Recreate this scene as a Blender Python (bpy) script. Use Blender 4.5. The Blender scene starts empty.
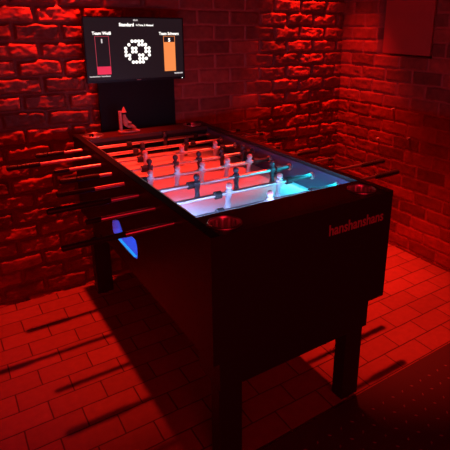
import bpy, bmesh, math, random
import numpy as np
from mathutils import Vector, Matrix
random.seed(4)
SC = bpy.context.scene
COL = SC.collection
PI = math.pi

# ------------------------------------------------------------------ main sizes (metres)
W, L, H = .76, 1.546, .934          # table footprint and top height
ZB = .498                           # underside of the cabinet
ZF = .820                           # playing surface
ZR = .888                           # rod axis
YB, XR = 1.624, 1.99                # back wall, right wall
TH = .03                            # board thickness

# ------------------------------------------------------------------ materials
def mat(name, col, rough=.5, metal=0., spec=.5, bump=None, var=None, emit=None, coat=0.):
    m = bpy.data.materials.new(name); m.use_nodes = True
    nt = m.node_tree; b = nt.nodes['Principled BSDF']
    b.inputs['Base Color'].default_value = (*col, 1)
    b.inputs['Roughness'].default_value = rough
    b.inputs['Metallic'].default_value = metal
    b.inputs['Specular IOR Level'].default_value = spec
    b.inputs['Coat Weight'].default_value = coat
    if emit:
        b.inputs['Emission Color'].default_value = (*emit[0], 1)
        b.inputs['Emission Strength'].default_value = emit[1]
    tc = nt.nodes.new('ShaderNodeTexCoord')
    if var:
        n = nt.nodes.new('ShaderNodeTexNoise'); n.inputs['Scale'].default_value = var[0]
        n.inputs['Detail'].default_value = 4
        nt.links.new(tc.outputs['Object'], n.inputs['Vector'])
        mx = nt.nodes.new('ShaderNodeMix'); mx.data_type = 'RGBA'
        mx.inputs[6].default_value = (*[c * (1 - var[1]) for c in col], 1)
        mx.inputs[7].default_value = (*[min(1, c * (1 + var[1])) for c in col], 1)
        nt.links.new(n.outputs['Fac'], mx.inputs[0]); nt.links.new(mx.outputs[2], b.inputs['Base Color'])
    if bump:
        n = nt.nodes.new('ShaderNodeTexNoise'); n.inputs['Scale'].default_value = bump[0]
        n.inputs['Detail'].default_value = 6
        nt.links.new(tc.outputs['Object'], n.inputs['Vector'])
        bp = nt.nodes.new('ShaderNodeBump'); bp.inputs['Strength'].default_value = bump[1]
        bp.inputs['Distance'].default_value = .003
        nt.links.new(n.outputs['Fac'], bp.inputs['Height']); nt.links.new(bp.outputs[0], b.inputs['Normal'])
    return m

M = dict(
    black_board=mat('black_board', (.028, .026, .028), .42, bump=(220, .12), spec=.35),
    black_deck=mat('black_deck', (.06, .02, .02), .40, bump=(200, .1), spec=.3),
    edge_metal=mat('edge_metal', (.55, .55, .58), .35, 1),
    inner_board=mat('inner_board', (.06, .05, .11), .35),
    chrome=mat('chrome', (.78, .70, .67), .36, 1),
    cup_metal=mat('cup_metal', (.85, .80, .78), .38, 1, bump=(60, .2)),
    rubber=mat('rubber', (.02, .02, .022), .6),
    grip=mat('grip', (.025, .02, .022), .45, bump=(300, .2)),
    white_man=mat('white_man', (.58, .60, .66), .35),
    head=mat('head', (.62, .26, .24), .45),
    dark_man=mat('dark_man', (.030, .034, .045), .3),
    field=mat('field', (.80, .80, .82), .3, var=(3, .04)),
    tray=mat('tray', (.55, .57, .62), .5),
    matte=mat('matte', (.010, .007, .009), .6, spec=.15),
    letter=mat('letter', (.55, .36, .30), .6),
    plastic=mat('plastic', (.012, .010, .012), .4, spec=.25),
    screen=mat('screen', (.006, .005, .006), .35, spec=.12, emit=((.0165, .0080, .0105), 1.0)),
    s_white=mat('s_white', (0, 0, 0), .5, emit=((1, .93, .88), 1.5)),
    s_dim=mat('s_dim', (0, 0, 0), .5, emit=((.7, .62, .62), 1.0)),
    s_red=mat('s_red', (0, 0, 0), .5, emit=((1, .035, .10), .85)),
    s_line=mat('s_line', (0, 0, 0), .5, emit=((.55, .05, .08), .9)),
    s_orange=mat('s_orange', (0, 0, 0), .5, emit=((1, .28, .075), 1.0)),
    ornament=mat('ornament', (.55, .25, .2), .5, var=(60, .4)),
    painted=mat('painted', (.48, .06, .045), .55, bump=(40, .15), var=(5, .08)),
    plug=mat('plug', (.75, .7, .68), .5),
    led=mat('led', (0, 0, 0), .5, emit=((1, .95, .95), 3)),
    glow_cyan=mat('glow_cyan', (0, 0, 0), .5, emit=((.02, .34, 1), 1)),  # glow of the lit tray lip, not a lamp of the table
    led_blue=mat('led_blue', (0, 0, 0), .5, emit=((.02, .09, .85), 4)),
)

# ------------------------------------------------------------------ object helpers
def link(name, me, m=None, parent=None, loc=(0, 0, 0), smooth=False):
    o = bpy.data.objects.new(name, me); COL.objects.link(o)
    if m is not None: me.materials.append(m)
    o.location = loc
    if parent: o.parent = parent
    if smooth:
        for p in me.polygons: p.use_smooth = True
    return o
def fin(name, bm, m=None, parent=None, loc=(0, 0, 0), smooth=False, auto=None):
    me = bpy.data.meshes.new(name)
    bmesh.ops.recalc_face_normals(bm, faces=bm.faces[:])
    if auto is not None:
        for f in bm.faces: f.smooth = True
        for e in bm.edges:
            if len(e.link_faces) == 2 and e.calc_face_angle(0) > auto: e.smooth = False
    bm.to_mesh(me); bm.free()
    return link(name, me, m, parent, loc, smooth)
def thing(name, label, cat, loc=(0, 0, 0), group=None):
    o = bpy.data.objects.new(name, None); COL.objects.link(o); o.location = loc
    o.empty_display_size = .05
    return tag(o, label, cat, group)
def tag(o, label, cat, group=None):
    o['label'] = label; o['category'] = cat
    if group: o['group'] = group
    return o
def box(bm, x0, x1, y0, y1, z0, z1, bev=0.):
    t = bmesh.new(); bmesh.ops.create_cube(t, size=1)
    for v in t.verts:
        v.co = Vector(((x0 + x1) / 2 + v.co.x * (x1 - x0), (y0 + y1) / 2 + v.co.y * (y1 - y0), (z0 + z1) / 2 + v.co.z * (z1 - z0)))
    if bev: bmesh.ops.bevel(t, geom=t.edges[:], offset=bev, segments=2, affect='EDGES', profile=.6)
    me = bpy.data.meshes.new('t'); t.to_mesh(me); t.free(); bm.from_mesh(me); bpy.data.meshes.remove(me)
    return bm
def lathe(bm, prof, n=24, axis='Z', at=(0, 0, 0)):
    """prof: list of (radius, height); revolved round the axis."""
    rings = []
    for r, h in prof:
        ring = []
        for k in range(n):
            a = 2 * PI * k / n; c, s = r * math.cos(a), r * math.sin(a)
            p = {'Z': (c, s, h), 'X': (h, c, s), 'Y': (c, h, s)}[axis]
            ring.append(bm.verts.new(Vector(p) + Vector(at)))
        rings.append(ring)
    for a, b in zip(rings, rings[1:]):
        for k in range(n):
            bm.faces.new((a[k], a[(k + 1) % n], b[(k + 1) % n], b[k]))
    return rings
def cap(bm, ring): bm.faces.new(ring)
def solid(bm, prof, n=24, axis='Z', at=(0, 0, 0)):
    r = lathe(bm, prof, n, axis, at); cap(bm, r[0]); cap(bm, r[-1]); return bm
def plate(bm, outer, holes, t, to3):
    """flat board with holes: 2-D loops filled, extruded by t; to3 maps (u,v,w) to space"""
    b = bmesh.new(); es = []
    for lp in [outer] + holes:
        vs = [b.verts.new((p[0], p[1], 0)) for p in lp]
        for i in range(len(vs)): es.append(b.edges.new((vs[i], vs[(i + 1) % len(vs)])))
    bmesh.ops.triangle_fill(b, use_beauty=True, use_dissolve=False, edges=es)
    r = bmesh.ops.extrude_face_region(b, geom=b.faces[:])
    for e in r['geom']:
        if isinstance(e, bmesh.types.BMVert): e.co.z = t
    for v in b.verts: v.co = Vector(to3(*v.co))
    me = bpy.data.meshes.new('t'); b.to_mesh(me); b.free(); bm.from_mesh(me); bpy.data.meshes.remove(me)
    return bm
def rrect(u0, u1, v0, v1, r, n=6):
    out = []
    for cx, cy, a0 in ((u1 - r, v1 - r, 0), (u0 + r, v1 - r, 90), (u0 + r, v0 + r, 180), (u1 - r, v0 + r, 270)):
        for k in range(n + 1):
            a = math.radians(a0 + 90 * k / n); out.append((cx + r * math.cos(a), cy + r * math.sin(a)))
    return out
def circ(cx, cy, r, n=40): return [(cx + r * math.cos(2 * PI * k / n), cy + r * math.sin(2 * PI * k / n)) for k in range(n)]
def text_bm(bm, s, x0, x1, zb, size, y, bold=.0, ext=.0004):
    """lettering in an x/z plane facing -y, fitted between x0 and x1 on baseline zb"""
    cu = bpy.data.curves.new('t', 'FONT'); cu.body = s; cu.size = size; cu.offset = bold; cu.extrude = ext
    cu.resolution_u = 3
    o = bpy.data.objects.new('t', cu); COL.objects.link(o)
    bpy.context.view_layer.update()
    me = bpy.data.meshes.new_from_object(o.evaluated_get(bpy.context.evaluated_depsgraph_get()))
    bpy.data.objects.remove(o); bpy.data.curves.remove(cu)
    xs = [v.co.x for v in me.vertices]; a, b = min(xs), max(xs)
    for v in me.vertices:
        c = v.co.copy(); v.co = Vector((x0 + (c.x - a) / (b - a) * (x1 - x0), y - c.z, zb + c.y))
    bm.from_mesh(me); bpy.data.meshes.remove(me)
    return bm

# ------------------------------------------------------------------ brick walls
def vnoise(x, y, seed):
    xi = np.floor(x).astype(np.int64); yi = np.floor(y).astype(np.int64); fx = x - xi; fy = y - yi
    fx = fx * fx * (3 - 2 * fx); fy = fy * fy * (3 - 2 * fy)
    def h(a, b):
        n = (a * 374761393 + b * 668265263 + seed * 1442695041) & 0x7fffffff
        n = ((n ^ (n >> 13)) * 1274126177) & 0x7fffffff
        return ((n ^ (n >> 16)) & 0xffff) / 65535.
    return (h(xi, yi) * (1 - fx) + h(xi + 1, yi) * fx) * (1 - fy) + (h(xi, yi + 1) * (1 - fx) + h(xi + 1, yi + 1) * fx) * fy - .5
def fbm(x, y, seed, o=4):
    s = 0; a = 1.
    for k in range(o): s = s + a * vnoise(x * 2 ** k, y * 2 ** k, seed + 17 * k); a *= .5
    return s
def sstep(a, b, x):
    t = np.clip((x - a) / (b - a), 0, 1); return t * t * (3 - 2 * t)
BL, BH = .225, .0873
def brick_wall(name, u0, u1, v0, v1, res, rough, to3, u_ph, seed, niche=None, depths=(.006, .019)):
    """relief of individual hand-made bricks. rough(u) in 0..1 says how broken the brick faces are"""
    nu = int((u1 - u0) / res) + 1; nv = int((v1 - v0) / res) + 1
    U, V = np.meshgrid(np.linspace(u0, u1, nu), np.linspace(v0, v1, nv))
    R = rough(U, V)
    wob = .004 + .006 * R
    u = U + wob * fbm(U * 14, V * 14, seed, 3); v = V + wob * fbm(U * 11, V * 16, seed + 5, 3)
    row = np.floor((v - 1.503) / BH).astype(np.int64)
    fv = (v - 1.503) / BH - row
    uo = (u - u_ph) / BL + .5 * (row % 2)
    colm = np.floor(uo).astype(np.int64); fu = uo - colm
    def rnd(k):
        n = (row * 73856093 + colm * 19349663 + k * 83492791 + seed * 2654435) & 0x7fffffff
        n = ((n ^ (n >> 13)) * 1274126177) & 0x7fffffff
        return ((n ^ (n >> 15)) & 0xffff) / 65535.
    # brick sits in its cell: own tilt, own size
    cu = (fu - .5) * BL; cv = (fv - .5) * BH
    tilt = (rnd(1) - .42) * .13 * R
    cv2 = cv - tilt * cu; 
    hw = BL / 2 - .005 - .004 * rnd(2) * R; hh = BH / 2 - .004 - .003 * rnd(3) * R
    d = np.minimum(hw - np.abs(cu), hh - np.abs(cv2))
    d = d + .004 * R * fbm(U * 50, V * 50, seed + 9, 3)
    edge = .004 + .008 * R
    face = sstep(-.001, edge, d)
    dep = depths[0] * (1 - R) + depths[1] * R
    surf = (rnd(4) - .5) * .008 * R + (rnd(5) - .35) * .22 * R * cv2 + (rnd(6) - .5) * .06 * R * cu
    surf = surf + (.0012 + .0075 * R) * fbm(U * 20, V * 28, seed + 31, 5) + .0006 * fbm(U * 120, V * 120, seed + 3, 2)
    surf = surf + .0035 * R * fbm(U * 60, V * 75, seed + 57, 3) - .006 * R * sstep(.12, .35, fbm(U * 16, V * 24, seed + 63, 3))
    h = face * (dep + surf) + (1 - face) * (.0025 * fbm(U * 60, V * 60, seed + 77, 3))
    if niche:
        a, b, c, e = niche
        inn = (U > a + .004 * fbm(V * 30, V * 0, 5)) & (U < b) & (V > c)
        h = np.where(inn, -.10, h)
    co = np.empty((nv, nu, 3)); 
    X, Y, Z = to3(U, V, h); co[..., 0] = X; co[..., 1] = Y; co[..., 2] = Z
    me = bpy.data.meshes.new(name)
    idx = np.arange(nu * nv).reshape(nv, nu)
    q = np.stack([idx[:-1, :-1], idx[:-1, 1:], idx[1:, 1:], idx[1:, :-1]], -1).reshape(-1, 4)
    me.vertices.add(nu * nv); me.vertices.foreach_set('co', co.reshape(-1).astype(np.float32))
    me.loops.add(q.size); me.loops.foreach_set('vertex_index', q.reshape(-1).astype(np.int32))
    me.polygons.add(len(q)); me.polygons.foreach_set('loop_start', np.arange(0, q.size, 4, dtype=np.int32))
    me.polygons.foreach_set('use_smooth', np.ones(len(q), dtype=bool))
    me.update(calc_edges=True)
    # own colours of brick and mortar
    t = rnd(8)[..., None]; g = (fbm(U * 35, V * 35, seed + 91, 4)[..., None] * .35 + 1)
    brick = (np.array([.17, .032, .022]) * (1 - t) + np.array([.42, .07, .045]) * t) * g
    mort = (np.array([.46, .09, .07]) * (1 - .55 * R[..., None])) * (1 + .2 * fbm(U * 80, V * 80, seed + 8, 2)[..., None])
    mk = sstep(.15, .6, face)[..., None]
    c = np.ones((nv, nu, 4)); c[..., :3] = brick * mk + mort * (1 - mk)
    at = me.color_attributes.new('own_colour', 'FLOAT_COLOR', 'POINT')
    at.data.foreach_set('color', np.clip(c, 0, 1).reshape(-1).astype(np.float32))
    o = link(name, me, M['brick']); o['kind'] = 'structure'
    return o
mb = mat('brick', (.5, .2, .15), .62, bump=(260, .35), spec=.35)
n_ = mb.node_tree.nodes.new('ShaderNodeAttribute'); n_.attribute_name = 'own_colour'
mb.node_tree.links.new(n_.outputs['Color'], mb.node_tree.nodes['Principled BSDF'].inputs['Base Color'])
M['brick'] = mb

def rough_back(U, V):
    r = 1 - sstep(.55, .72, U) + sstep(1.12, 1.38, U + .10 * fbm(U * 5, V * 5, 3, 2))
    return np.clip(r, .16, 1)
def rough_right(U, V):
    return .16 + .22 * sstep(.9, 1.5, U) * (1 - sstep(1.2, 1.5, V))
brick_wall('wall_back', -1.3, XR + .02, 0, 2.3, .0052, rough_back, lambda u, v, h: (u, YB - h, v), -.1025, 11)
NI = (.822, 1.262, 1.322)
brick_wall('wall_right', -1.0, YB + .02, 0, 2.3, .0055, rough_right, lambda u, v, h: (XR - h, u, v), .045, 23, niche=(NI[0], NI[1], NI[2], 0), depths=(.004, .013))

# floor: plain paver tiles in running bond
def floor():
    bm = bmesh.new(); box(bm, -2.2, XR + .02, -2.4, YB + .02, -.06, 0)
    m = mat('pavers', (.5, .3, .28), .55, spec=.3)
    nt = m.node_tree; b = nt.nodes['Principled BSDF']
    tc = nt.nodes.new('ShaderNodeTexCoord'); mp = nt.nodes.new('ShaderNodeMapping')
    mp.inputs['Location'].default_value = (.28 + .217 * 6, -(.910 - .0568) + .1137 * 30, 0)
    nt.links.new(tc.outputs['Object'], mp.inputs['Vector'])
    nz = nt.nodes.new('ShaderNodeTexNoise'); nz.inputs['Scale'].default_value = 9
    nt.links.new(tc.outputs['Object'], nz.inputs['Vector'])
    mxv = nt.nodes.new('ShaderNodeVectorMath'); mxv.operation = 'MULTIPLY_ADD'
    mxv.inputs[1].default_value = (.006, .006, 0)
    nt.links.new(nz.outputs['Color'], mxv.inputs[0]); nt.links.new(mp.outputs[0], mxv.inputs[2])
    br = nt.nodes.new('ShaderNodeTexBrick')
    br.inputs['Scale'].default_value = 1; br.inputs['Brick Width'].default_value = .217; br.inputs['Row Height'].default_value = .1137
    br.inputs['Mortar Size'].default_value = .0032; br.inputs['Mortar Smooth'].default_value = .35
    br.inputs['Color1'].default_value = (.33, .12, .10, 1); br.inputs['Color2'].default_value = (.40, .15, .13, 1)
    br.inputs['Mortar'].default_value = (.10, .05, .045, 1); br.offset = .5
    nt.links.new(mxv.outputs[0], br.inputs['Vector'])
    n2 = nt.nodes.new('ShaderNodeTexNoise'); n2.inputs['Scale'].default_value = 30; n2.inputs['Detail'].default_value = 8
    nt.links.new(tc.outputs['Object'], n2.inputs['Vector'])
    mx = nt.nodes.new('ShaderNodeMix'); mx.data_type = 'RGBA'; mx.blend_type = 'MULTIPLY'; mx.inputs[0].default_value = .35
    nt.links.new(br.outputs['Color'], mx.inputs[6]); nt.links.new(n2.outputs['Fac'], mx.inputs[7])
    nt.links.new(mx.outputs[2], b.inputs['Base Color'])
    mth = nt.nodes.new('ShaderNodeMath'); mth.operation = 'MULTIPLY_ADD'; mth.inputs[1].default_value = -1
    nt.links.new(br.outputs['Fac'], mth.inputs[0])
    m3 = nt.nodes.new('ShaderNodeMath'); m3.operation = 'MULTIPLY'; m3.inputs[1].default_value = .12
    nt.links.new(n2.outputs['Fac'], m3.inputs[0]); nt.links.new(m3.outputs[0], mth.inputs[2])
    bp = nt.nodes.new('ShaderNodeBump'); bp.inputs['Distance'].default_value = .003; bp.inputs['Strength'].default_value = .7
    nt.links.new(mth.outputs[0], bp.inputs['Height']); nt.links.new(bp.outputs[0], b.inputs['Normal'])
    o = fin('floor', bm, m); o['kind'] = 'structure'
floor()

# ------------------------------------------------------------------ things on the right wall
pn = fin('wall_panel', box(bmesh.new(), XR - .004, XR + .090, .834, 1.216, 1.336, 2.05, .003), M['painted'])
tag(pn, 'flat rectangular red painted panel set in a niche of the right brick wall', 'panel')
for (y, z, lb) in ((1.072, .974, 'small pale plug in the right brick wall, topmost of three'),
                   (.915, .803, 'small pale plug in the right brick wall, nearest the viewer'),
                   (1.182, .750, 'small pale plug low on the right wall, nearest the room corner')):
    bm = bmesh.new(); solid(bm, [(.007, -.026), (.007, -.004), (.005, -.001), (.0015, .0)], 12, 'X', (XR, y, z))
    # a countersunk head on a short shank
    solid(bm, [(.003, -.02), (.003, .02)], 8, 'X', (XR, y, z))
    tag(fin('wall_plug', bm, M['plug'], auto=.6), lb, 'wall plug')

# ------------------------------------------------------------------ mat with raised studs
def floor_mat():
    x0, x1, y0, y1 = -.25, 2.0 - .02, -1.25, .043
    r = thing('floor_mat', 'dark rubber floor mat with raised tread pattern in front of the table', 'mat', (x0, y0, 0))
    fin('sheet', box(bmesh.new(), 0, x1 - x0, 0, y1 - y0, 0, .006, .0015), M['mat'], r)
    bm = bmesh.new(); p = .060
    nx = int((x1 - x0) / p) - 1; ny = int((y1 - y0) / p) - 1
    for i in range(nx):
        for j in range(ny):
            cx, cy = (i + 1) * p, (j + 1) * p
            a = PI / 4 if (i + j) % 2 else -PI / 4
            l, w = .0095, .0045
            ca, sa = math.cos(a), math.sin(a); ps = []
            for (s, t) in ((-l, 0), (0, -w), (l, 0), (0, w)): ps.append((cx + s * ca - t * sa, cy + s * sa + t * ca))
            b_ = [bm.verts.new((*q, .0058)) for q in ps]
            t1 = bm.verts.new((cx - l * .5 * ca, cy - l * .5 * sa, .0082)); t2 = bm.verts.new((cx + l * .5 * ca, cy + l * .5 * sa, .0082))
            for f in ((b_[0], b_[1], t1), (b_[1], b_[2], t2), (b_[1], t2, t1), (b_[2], b_[3], t2), (b_[3], t1, t2), (b_[3], b_[0], t1)): bm.faces.new(f)
    fin('tread', bm, M['tread'], r)['kind'] = 'stuff'
M['mat'] = mat('mat', (.07, .04, .045), .55, bump=(180, .3), spec=.3)
M['tread'] = mat('tread', (.28, .20, .23), .4, spec=.5)
floor_mat()

# ------------------------------------------------------------------ foosball table
T = thing('foosball_table', 'black foosball table with lit playfield, chrome rods and cup holders', 'foosball table')
def part(name, bm, m, parent=T, **k): return fin(name, bm, m, parent, **k)
CX, CY, CR = .089, .075, .050
# side boards; the left one has the ball return window
to_side = lambda x: (lambda u, v, w: (x + w, u, v))
def smooth_loop(p, it=2):
    for _ in range(it):
        p = [q for a, b in zip(p, p[1:] + p[:1]) for q in ((a[0] * .8 + b[0] * .2, a[1] * .8 + b[1] * .2), (a[0] * .2 + b[0] * .8, a[1] * .2 + b[1] * .8))]
    return p
SL = smooth_loop([(.958, .578), (.640, .575), (.630, .640), (.645, .676), (.690, .674), (.740, .652), (.800, .622), (.815, .655), (.850, .688), (.905, .672), (.958, .650)])
bm = bmesh.new(); plate(bm, [(0, ZB), (L, ZB), (L, H), (0, H)], [SL], TH, to_side(0))
part('side_panel', bm, M['black_board'])
bm = bmesh.new(); plate(bm, [(0, ZB), (L, ZB), (L, H), (0, H)], [], TH, to_side(W - TH))
part('side_panel', bm, M['black_board'])
part('end_panel', box(bmesh.new(), TH, W - TH, 0, TH, ZB, H), M['black_board'])
part('end_panel', box(bmesh.new(), TH, W - TH, L - TH, L, ZB, H), M['black_board'])
for y0, y1, yc in ((TH, .16, CY), (L - .16, L - TH, L - CY)):
    bm = bmesh.new()
    plate(bm, [(TH, y0), (W - TH, y0), (W - TH, y1), (TH, y1)], [circ(CX, yc, CR), circ(W - CX, yc, CR)], .02, lambda u, v, w: (u, v, H - .02 + w))
    part('end_deck', bm, M['black_deck'])
# thin laminate on the rails so the top reads as one slab
part('rail_top', box(bmesh.new(), 0, TH, 0, L, H, H + .003, .001), M['matte'])
part('rail_top', box(bmesh.new(), W - TH, W, 0, L, H, H + .003, .001), M['black_deck'])
part('edge_trim', box(bmesh.new(), TH + .0002, TH + .005, .16, L - .16, H - .012, H + .003), M['edge_metal'])
part('base_panel', box(bmesh.new(), TH, W - TH, TH, L - TH, ZB, ZB + .018), M['black_board'])
part('playfield', box(bmesh.new(), TH, W - TH, .15, L - .15, ZF - .012, ZF), M['field'])
for (y0, y1) in ((.15, .16), (L - .16, L - .15)):
    # end wall with a goal mouth
    bm = bmesh.new()
    g0, g1, gz = W / 2 - .10, W / 2 + .10, ZF + .065
    plate(bm, [(TH, ZF), (g0, ZF), (g0, gz), (g1, gz), (g1, ZF), (W - TH, ZF), (W - TH, H - .02), (TH, H - .02)], [], y1 - y0, lambda u, v, w, y0=y0: (u, y0 + w, v))
    part('inner_end_wall', bm, M['matte'])
part('goal_box', box(bmesh.new(), W / 2 - .1, W / 2 + .1, .06, .149, ZF - .01, ZF - .004), M['rubber'])
part('goal_box', box(bmesh.new(), W / 2 - .1, W / 2 + .1, L - .149, L - .06, ZF - .01, ZF - .004), M['rubber'])
for x in (TH, W - TH - .004):
    part('inner_side_wall', box(bmesh.new(), x, x + .004, .16, L - .16, ZF, H - .013), M['inner_board'])
bm = bmesh.new()       # pale liner added round the window so its reveal picks up the blue light
a_ = [bm.verts.new((.001, u, v)) for u, v in SL]; b_ = [bm.verts.new((TH + .004, u, v)) for u, v in SL]
cu_, cv_ = sum(p[0] for p in SL) / len(SL), sum(p[1] for p in SL) / len(SL)
for i in range(len(SL)):
    j = (i + 1) % len(SL); bm.faces.new((a_[i], a_[j], b_[j], b_[i]))
lo = part('added_liner', bm, M['tray'])
sd = lo.modifiers.new('thick', 'SOLIDIFY'); sd.thickness = .003; sd.offset = 0
# ball return: tray, back board and blue strip light behind the window
part('ball_tray', box(bmesh.new(), TH, .19, .60, 1.0, .560, .576), M['tray'])
part('tray_back', box(bmesh.new(), .19, .2, .60, 1.0, .56, .72), M['tray'])
part('tray_side', box(bmesh.new(), TH, .19, .99, 1.0, .576, .72), M['tray'])
part('tray_side', box(bmesh.new(), TH, .19, .60, .61, .576, .72), M['tray'])
part('lip_glow', box(bmesh.new(), .003, .013, .655, .945, .5795, .582), M['glow_cyan'])  # added glowing strip, stands in for the brightly lit lip of the tray
part('strip_light', box(bmesh.new(), .05, .18, .62, .98, .716, .72), M['led_blue'])
# cups
for cx in (CX, W - CX):
    for cy in (CY, L - CY):
        bm = bmesh.new()
        r = CR - .001
        lathe(bm, [(r + .005, .0003), (r + .0045, .0035), (r + .001, .005), (r - .0015, .003), (r - .002, -.004), (r - .002, -.010), (r - .003, -.058), (r - .006, -.066), (.0005, -.067)], 108, 'Z', (cx, cy, H))
        for v in bm.verts:
            if v.co.z < H - .004:
                dx, dy = v.co.x - cx, v.co.y - cy; a = math.atan2(dy, dx); f = 1 - .07 * (.5 + .5 * math.cos(a * 16)) ** 3
                v.co.x = cx + dx * f; v.co.y = cy + dy * f
        part('cup_holder', bm, M['cup_metal'], auto=.9)
# support boxes, legs and levelling feet
for y0, y1 in ((.04, .19), (L - .19, L - .04)):
    part('cross_beam', box(bmesh.new(), .045, .725, y0, y1, .350, ZB, .002), M['black_board'])
LEGS = [(.046, .050), (.624, .050), (.020, L - .118), (.624, L - .110)]
for x, y in LEGS:
    lg = part('leg', box(bmesh.new(), x, x + .09, y, y + .06, .018, .350, .003), M['black_board'])
    bm = bmesh.new(); solid(bm, [(.022, 0), (.024, .003), (.024, .009), (.01, .012), (.01, .02)], 18, 'Z', (x + .045, y + .03, 0))
    part('levelling_foot', bm, M['chrome'], lg, auto=.6)
# lettering on the front
bm = bmesh.new(); text_bm(bm, 'hanshanshans', .452, .717, .829, .056, -.0003, .0011, .0006)
part('lettering', bm, M['letter'])

# one player figure of each team, then copies of its mesh
def man_mesh(name):
    bm = bmesh.new(); n = 16
    secs = [  # z, half width x, half depth y, shift y
        (-.0620, .0085, .0110, .002), (-.0580, .0095, .0120, .002), (-.0480, .0090, .0085, 0), (-.0340, .0080, .0062, 0),
        (-.0230, .0088, .0066, 0), (-.0180, .0105, .0078, 0), (-.0100, .0110, .0090, 0), (.0000, .0125, .0120, 0),
        (.0070, .0135, .0110, 0), (.0125, .0125, .0085, 0), (.0155, .0070, .0055, 0), (.0185, .0052, .0050, 0)]
    rings = []
    for z, a, b, s in secs:
        a *= 1.15; b *= 1.12
        rings.append([bm.verts.new((a * math.copysign(abs(math.cos(t)) ** .8, math.cos(t)), s + b * math.copysign(abs(math.sin(t)) ** .8, math.sin(t)), z)) for t in [2 * PI * k / n for k in range(n)]])
    for a, b in zip(rings, rings[1:]):
        for k in range(n): bm.faces.new((a[k], a[(k + 1) % n], b[(k + 1) % n], b[k]))
    bm.faces.new(rings[0]); bm.faces.new(rings[-1])
    # head with a brim of hair
    b2 = bmesh.new(); bmesh.ops.create_uvsphere(b2, u_segments=16, v_segments=12, radius=.0124)
    for v in b2.verts:
        v.co.z *= 1.12; v.co.y *= 1.04
        if v.co.z > .003: v.co.x *= 1.05; v.co.y *= 1.05
        v.co.z += .0290
    t = bpy.data.meshes.new('t'); b2.to_mesh(t); b2.free(); bm.from_mesh(t); bpy.data.meshes.remove(t)
    bmesh.ops.recalc_face_normals(bm, faces=bm.faces[:])
    me = bpy.data.meshes.new(name); bm.to_mesh(me); bm.free()
    for p in me.polygons: p.use_smooth = True
    return me
white_me = man_mesh('white_player'); white_me.materials.append(M['white_man']); white_me.materials.append(M['head'])
for p in white_me.polygons:
    if p.center.z > .0305: p.material_index = 1
dark_me = man_mesh('dark_player'); dark_me.materials.append(M['dark_man'])
bm = bmesh.new(); solid(bm, [(.010, -.0135), (.0152, -.0125), (.0152, .0125), (.010, .0135)], 20, 'X')
for e in bm.faces: e.smooth = False
bump_me = bpy.data.meshes.new('bumper'); bmesh.ops.recalc_face_normals(bm, faces=bm.faces[:]); bm.to_mesh(bump_me); bm.free(); bump_me.materials.append(M['rubber'])
bm = bmesh.new(); r_ = lathe(bm, [(.0082, -.004), (.016, -.004), (.0165, 0), (.016, .004), (.0082, .004), (.0082, -.004)], 24, 'X')
ring_me = bpy.data.meshes.new('bearing'); bmesh.ops.recalc_face_normals(bm, faces=bm.faces[:]); bm.to_mesh(ring_me); bm.free(); ring_me.materials.append(M['chrome'])

Yk = lambda k: .2569 + .1597 * (k - 1)
# rod: team, left end, right end, side and length of the handle, player positions, bumper positions, lean of the players
RODS = {   # + length of the black handle or sleeve at the left and at the right
    1: ('w', -.171, .950, 'R', [.386], [.175, .592], .177, .142),
    2: ('w', -.198, 1.027, 'R', [.303, .545], [.255, .594], .040, .149),
    3: ('d', -.115, .964, 'L', [.247, .434, .622], [.218, .655], .211, .02),
    4: ('w', -.128, .900, 'R', [.112, .234, .354, .483, .603], [.082, .640], .131, .13),
    5: ('d', -.063, .880, 'L', [.173, .300, .421, .545, .669], [.146, .700], .150, .02),
    6: ('w', -.148, .936, 'R', [.213, .405, .596], [.187, .640], .054, .134),
    7: ('d', -.238, .989, 'L', [.260, .507], [.222, .545], .130, .02),
    8: ('d', -.098, .926, 'L', [.453], [.245, .640], .123, .02),
}
LEAN = {1: .05, 2: .12, 3: -.05, 4: .16, 5: -.1, 6: .1, 7: .2, 8: 0}
def child(name, me, parent, x, k, lean=0.):
    o = bpy.data.objects.new(name, me); COL.objects.link(o); o.parent = parent
    o.location = (x, 0, 0); o.rotation_euler = (lean, 0, 0)
    return o
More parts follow.
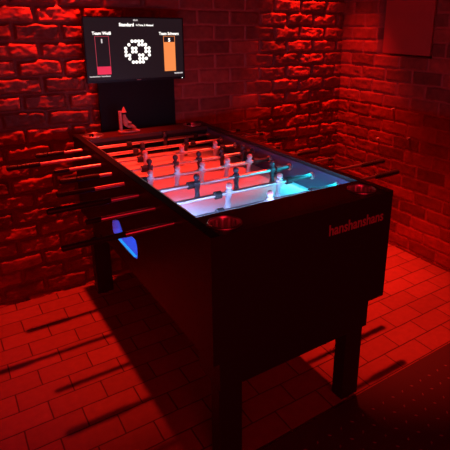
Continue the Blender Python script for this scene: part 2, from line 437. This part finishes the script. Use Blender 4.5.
for k, (team, xl, xr, side, men, bumps, ll, lr) in RODS.items():
    bm = bmesh.new(); solid(bm, [(.0072, xl), (.008, xl + .002), (.008, xr - .002), (.0072, xr)], 20, 'X')
    rod = part('rod', bm, M['chrome'], T, auto=.7)
    rod.location = (0, Yk(k), ZR)
    for x in men:
        child('player', white_me if team == 'w' else dark_me, rod, x, k, LEAN[k])
    for x in bumps: child('bumper', bump_me, rod, x, k)
    if k <= 5:      # black spring sleeve between the last bumper and the bearing
        x_ = max(bumps) + .012
        bm = bmesh.new(); solid(bm, [(.0084, x_), (.0098, x_ + .002), (.0098, W - TH - .016), (.0084, W - TH - .014)], 18, 'X')
        fin('spring_sleeve', bm, M['rubber'], rod, auto=.6)
    for x in (TH + .008, W - TH - .008): child('bearing', ring_me, rod, x, k)
    for s, a, hl in ((-1, xl + .01, ll + .01), (1, xr - .01, lr + .01)):
        bm = bmesh.new()
        if (s == 1) == (side == 'R'):      # turned grip with ridges
            solid(bm, [(.009, a), (.0115, a + s * .006), (.0125, a + s * .03), (.0110, a + s * hl * .6), (.0125, a + s * (hl - .014)), (.0105, a + s * (hl - .003)), (.006, a + s * hl)], 20, 'X')
            for q in range(5):
                c = a + s * (.03 + q * .016); solid(bm, [(.0110, c - .002), (.0135, c), (.0110, c + .002)], 20, 'X')
            fin('handle', bm, M['grip'], rod, auto=.6)
        else:                              # plain black end sleeve
            solid(bm, [(.0084, a), (.0092, a + s * .002), (.0092, a + s * (hl - .003)), (.0070, a + s * hl)], 16, 'X')
            fin('end_sleeve', bm, M['grip'], rod, auto=.6)

# ------------------------------------------------------------------ board and television behind the table
bm = bmesh.new()
plate(bm, [(.158, .60), (.600, .60), (.600, 1.50), (.158, 1.50)], [circ(.25, 1.36, .015, 16), circ(.48, 1.36, .015, 16)], .016, lambda u, v, w: (u, L + .003 + w, v))
bd = fin('mounting_board', bm, M['matte'])
tag(bd, 'tall black board rising behind the far end of the table, carrying the television', 'board')

TV = thing('television', 'flat black television showing a football score, above the far end of the table', 'television', (.378, L, 1.2))
def tv(name, bm, m, parent=TV, off=True, **k):
    o = fin(name, bm, m, parent, **k)
    v = Vector(TV.location)
    for x in o.data.vertices: x.co -= v
    return o
X0, X1, Z0, Z1 = .098, .657, 1.203, 1.5415
bm = bmesh.new(); ys = 1.519
plate(bm, [(X0, Z0), (X1, Z0), (X1, Z1), (X0, Z1)], [[(X0 + .006, Z0 + .014), (X1 - .006, Z0 + .014), (X1 - .006, Z1 - .006), (X0 + .006, Z1 - .006)]], .006, lambda u, v, w: (u, ys + w, v))
box(bm, X0, X1, ys + .006, L + .002, Z0, Z1, .002)
tv('casing', bm, M['plastic'])
sc = tv('screen', box(bmesh.new(), X0 + .006, X1 - .006, ys + .0022, ys + .005, Z0 + .014, Z1 - .006), M['screen'])
sc['label'] = 'dark glowing screen with score bars'
def sub(name, bm, m): return tv(name, bm, m, sc)
yt = ys + .0012
for wd, xa, xb, z, sz, bo, nm, mm in (
        ('Team Weiß', .142, .241, 1.4505, .0215, .0006, 'team_name', 's_white'), ('Team Schwarz', .509, .629, 1.449, .0215, .0006, 'team_name', 's_white'),
        ('Standard', .287, .368, 1.4935, .024, .0008, 'heading', 's_white'), ('· 6 Tore, 2 Abstand', .376, .478, 1.4955, .0135, .0004, 'heading', 's_white'),
        ('02:41', .366, .391, 1.5215, .011, .0005, 'clock', 's_dim'), ('hanshanshans', .112, .168, 1.2345, .0095, .0004, 'footer', 's_dim'),
        ('hanshans', .174, .222, 1.2345, .0095, .0004, 'footer', 's_dim'), ('0:00:00', .592, .645, 1.234, .0095, .0006, 'footer', 's_dim')):
    sub(nm, text_bm(bmesh.new(), wd, xa, xb, z, sz, yt, bo), M[mm])
def rect(bm, x0, x1, z0, z1, y=yt): return box(bm, x0, x1, y, y + .0006, z0, z1)
def outline(bm, x0, x1, z0, z1, t=.0022):
    rect(bm, x0, x0 + t, z0, z1); rect(bm, x1 - t, x1, z0, z1); rect(bm, x0, x1, z1 - t, z1); rect(bm, x0, x1, z0, z0 + t)
bm = bmesh.new(); outline(bm, .154, .228, 1.246, 1.443); sub('bar_outline', bm, M['s_line'])
sub('score_bar', rect(bmesh.new(), .154, .228, 1.246, 1.288), M['s_red'])['label'] = 'short red score bar'
bm = bmesh.new(); outline(bm, .534, .603, 1.25, 1.443); sub('bar_outline', bm, M['s_orange'])
sub('score_bar', rect(bmesh.new(), .534, .603, 1.25, 1.410), M['s_orange'])['label'] = 'tall orange score bar'
bm = bmesh.new(); text_bm(bm, '1', .186, .193, 1.409, .028, yt, .001)
sub('score_number', bm, M['s_dim'])
bm = bmesh.new(); text_bm(bm, '5', .562, .575, 1.4125, .026, yt - .0004, .001)
sub('score_number', bm, M['s_white'])
DOTS = [(2, 3, 4, 5), (1, 4, 5, 6), (0, 2, 3, 6, 7), (0, 2, 3, 6, 7), (0, 1, 4, 5, 7), (1, 4, 5, 6), (2, 3, 4, 5)]
bm = bmesh.new(); sp = .0188
for r, cs in enumerate(DOTS):
    for c in cs:
        solid(bm, [(.0088, yt), (.0088, yt + .0006)], 20, 'Y', (.381 + (c - 3.5) * sp, 0, 1.361 + (3 - r) * sp * .98))
sub('football_emblem', bm, M['s_white'])
bm = bmesh.new(); solid(bm, [(.0022, ys - .001), (.0026, ys + .002)], 12, 'Y', (.640, 0, 1.2085)); tv('power_light', bm, M['led'])
bm = bmesh.new(); box(bm, .366, .390, ys - .0006, ys + .001, 1.2085, 1.2115); tv('maker_badge', bm, M['letter'])

# ------------------------------------------------------------------ small figurine at the far end of the deck
def figurine():
    loc = Vector((.245, 1.452, H + .003))
    r = thing('figurine', 'small seated figurine glowing red on the far end of the table', 'figurine', loc)
    bm = bmesh.new()
    fin('base', box(bm, -.022, .088, -.022, .024, 0, .010, .003), M['ornament'], r)
    fin('back_post', box(bmesh.new(), -.018, -.004, -.008, .010, .010, .120, .003), M['ornament'], r)
    me = bpy.data.meshes.new('body')
    pts = [(.012, 0, .022), (.012, 0, .045), (.012, 0, .070), (.010, 0, .088), (.011, -.001, .102), (.045, -.012, .040), (.070, -.010, .016), (.045, .010, .036), (.072, .012, .015), (.030, -.014, .058), (.046, -.010, .052)]
    ed = [(0, 1), (1, 2), (2, 3), (3, 4), (0, 5), (5, 6), (0, 7), (7, 8), (2, 9), (9, 10)]
    rad = [.018, .016, .014, .009, .013, .010, .009, .010, .009, .007, .006]
    me.from_pydata(pts, ed, [])
    o = link('body', me, M['ornament'], r)
    sk = o.modifiers.new('skin', 'SKIN')
    for i, v in enumerate(me.skin_vertices[0].data if me.skin_vertices else []):
        v.radius = (rad[i], rad[i])
    if not me.skin_vertices:
        pass
    su = o.modifiers.new('s', 'SUBSURF'); su.levels = su.render_levels = 1
    bpy.context.view_layer.update()
    m2 = bpy.data.meshes.new_from_object(o.evaluated_get(bpy.context.evaluated_depsgraph_get()))
    o.modifiers.clear(); o.data = m2
    if not m2.materials: m2.materials.append(M['ornament'])
    bm = bmesh.new(); solid(bm, [(.015, .112), (.012, .117), (.007, .130), (.001, .142)], 14, 'Z', (.011, -.001, 0))
    fin('pointed_hat', bm, M['ornament'], r, auto=.8)
figurine()

# ------------------------------------------------------------------ light
RED = (1, .028, .012)
def spot(loc, to, power, size, blend=.3, rad=.02, col=RED):
    l = bpy.data.lights.new('spot_lamp', 'SPOT'); l.energy = power; l.color = col
    l.spot_size = math.radians(size); l.spot_blend = blend; l.shadow_soft_size = rad
    o = bpy.data.objects.new('spot_lamp', l); COL.objects.link(o); o.location = loc
    o.rotation_euler = (Vector(to) - Vector(loc)).to_track_quat('-Z', 'Y').to_euler()
    return o
def area(loc, to, power, sx, sy, col):
    l = bpy.data.lights.new('strip_or_fill', 'AREA'); l.energy = power; l.color = col; l.shape = 'RECTANGLE'; l.size = sx; l.size_y = sy  # serves the LED strips and the added fill
    o = bpy.data.objects.new('strip_or_fill', l); COL.objects.link(o); o.location = loc
    o.rotation_euler = (Vector(to) - Vector(loc)).to_track_quat('-Z', 'Y').to_euler()
    return o
spot((.04, 1.50, 2.3), (-.05, 1.34, 0), 240, 56, 1)
spot((1.60, 1.43, 2.6), (1.60, 1.36, 0), 360, 46, .9)
spot((1.15, .60, 2.6), (1.34, .54, 0), 370, 42, .9)
spot((1.80, .70, 2.6), (.36, .88, .8), 320, 24, .9)
# soft fill added behind the viewer for the room's dull purplish red glow
area((-1.2, -3.2, 2.0), (.4, 1.0, .5), 34, 2.4, 1.6, (1, .010, .03))
# LED strips under the rails of the near end
CY_ = (.34, .46, .95); CR_ = (.01, .72, 1)
for q_ in (((W / 2, .17, .905), (W / 2, .46, ZF - .02), 1.9, .60, CY_), ((.05, .36, .905), (.25, .36, ZF), 1.5, .40, CY_), ((W - .05, .36, .905), (W - .25, .36, ZF), 1.15, .40, CR_)):
    area(q_[0], q_[1], q_[2], q_[3], .02, q_[4]).data.specular_factor = .25
w = bpy.data.worlds.new('world'); SC.world = w; w.use_nodes = True
w.node_tree.nodes['Background'].inputs[0].default_value = (1, .02, .06, 1)
w.node_tree.nodes['Background'].inputs[1].default_value = .0022

# ------------------------------------------------------------------ camera
cam = bpy.data.cameras.new('camera'); co = bpy.data.objects.new('camera', cam); COL.objects.link(co)
yaw, pit, rol = .6003, .3062, .0124
fw = Vector((math.sin(yaw) * math.cos(pit), math.cos(yaw) * math.cos(pit), -math.sin(pit)))
rt = fw.cross(Vector((0, 0, 1))).normalized(); up = rt.cross(fw)
r2 = math.cos(rol) * rt + math.sin(rol) * up; u2 = -math.sin(rol) * rt + math.cos(rol) * up
mt = Matrix((r2, u2, -fw)).transposed().to_4x4(); mt.translation = (-.582, -1.1001, 1.5132)
co.matrix_world = mt
cam.sensor_width = 36; cam.lens = 479.4493 / 450 * 36
cam.shift_x = (225 - 261.41) / 450; cam.shift_y = -(225 - 175.63) / 450
cam.clip_start = .02
SC.camera = co
SC.view_settings.view_transform = 'Standard'; SC.view_settings.look = 'None'
SC.view_settings.exposure = 0; SC.view_settings.gamma = 1; SC.view_settings.use_curve_mapping = False
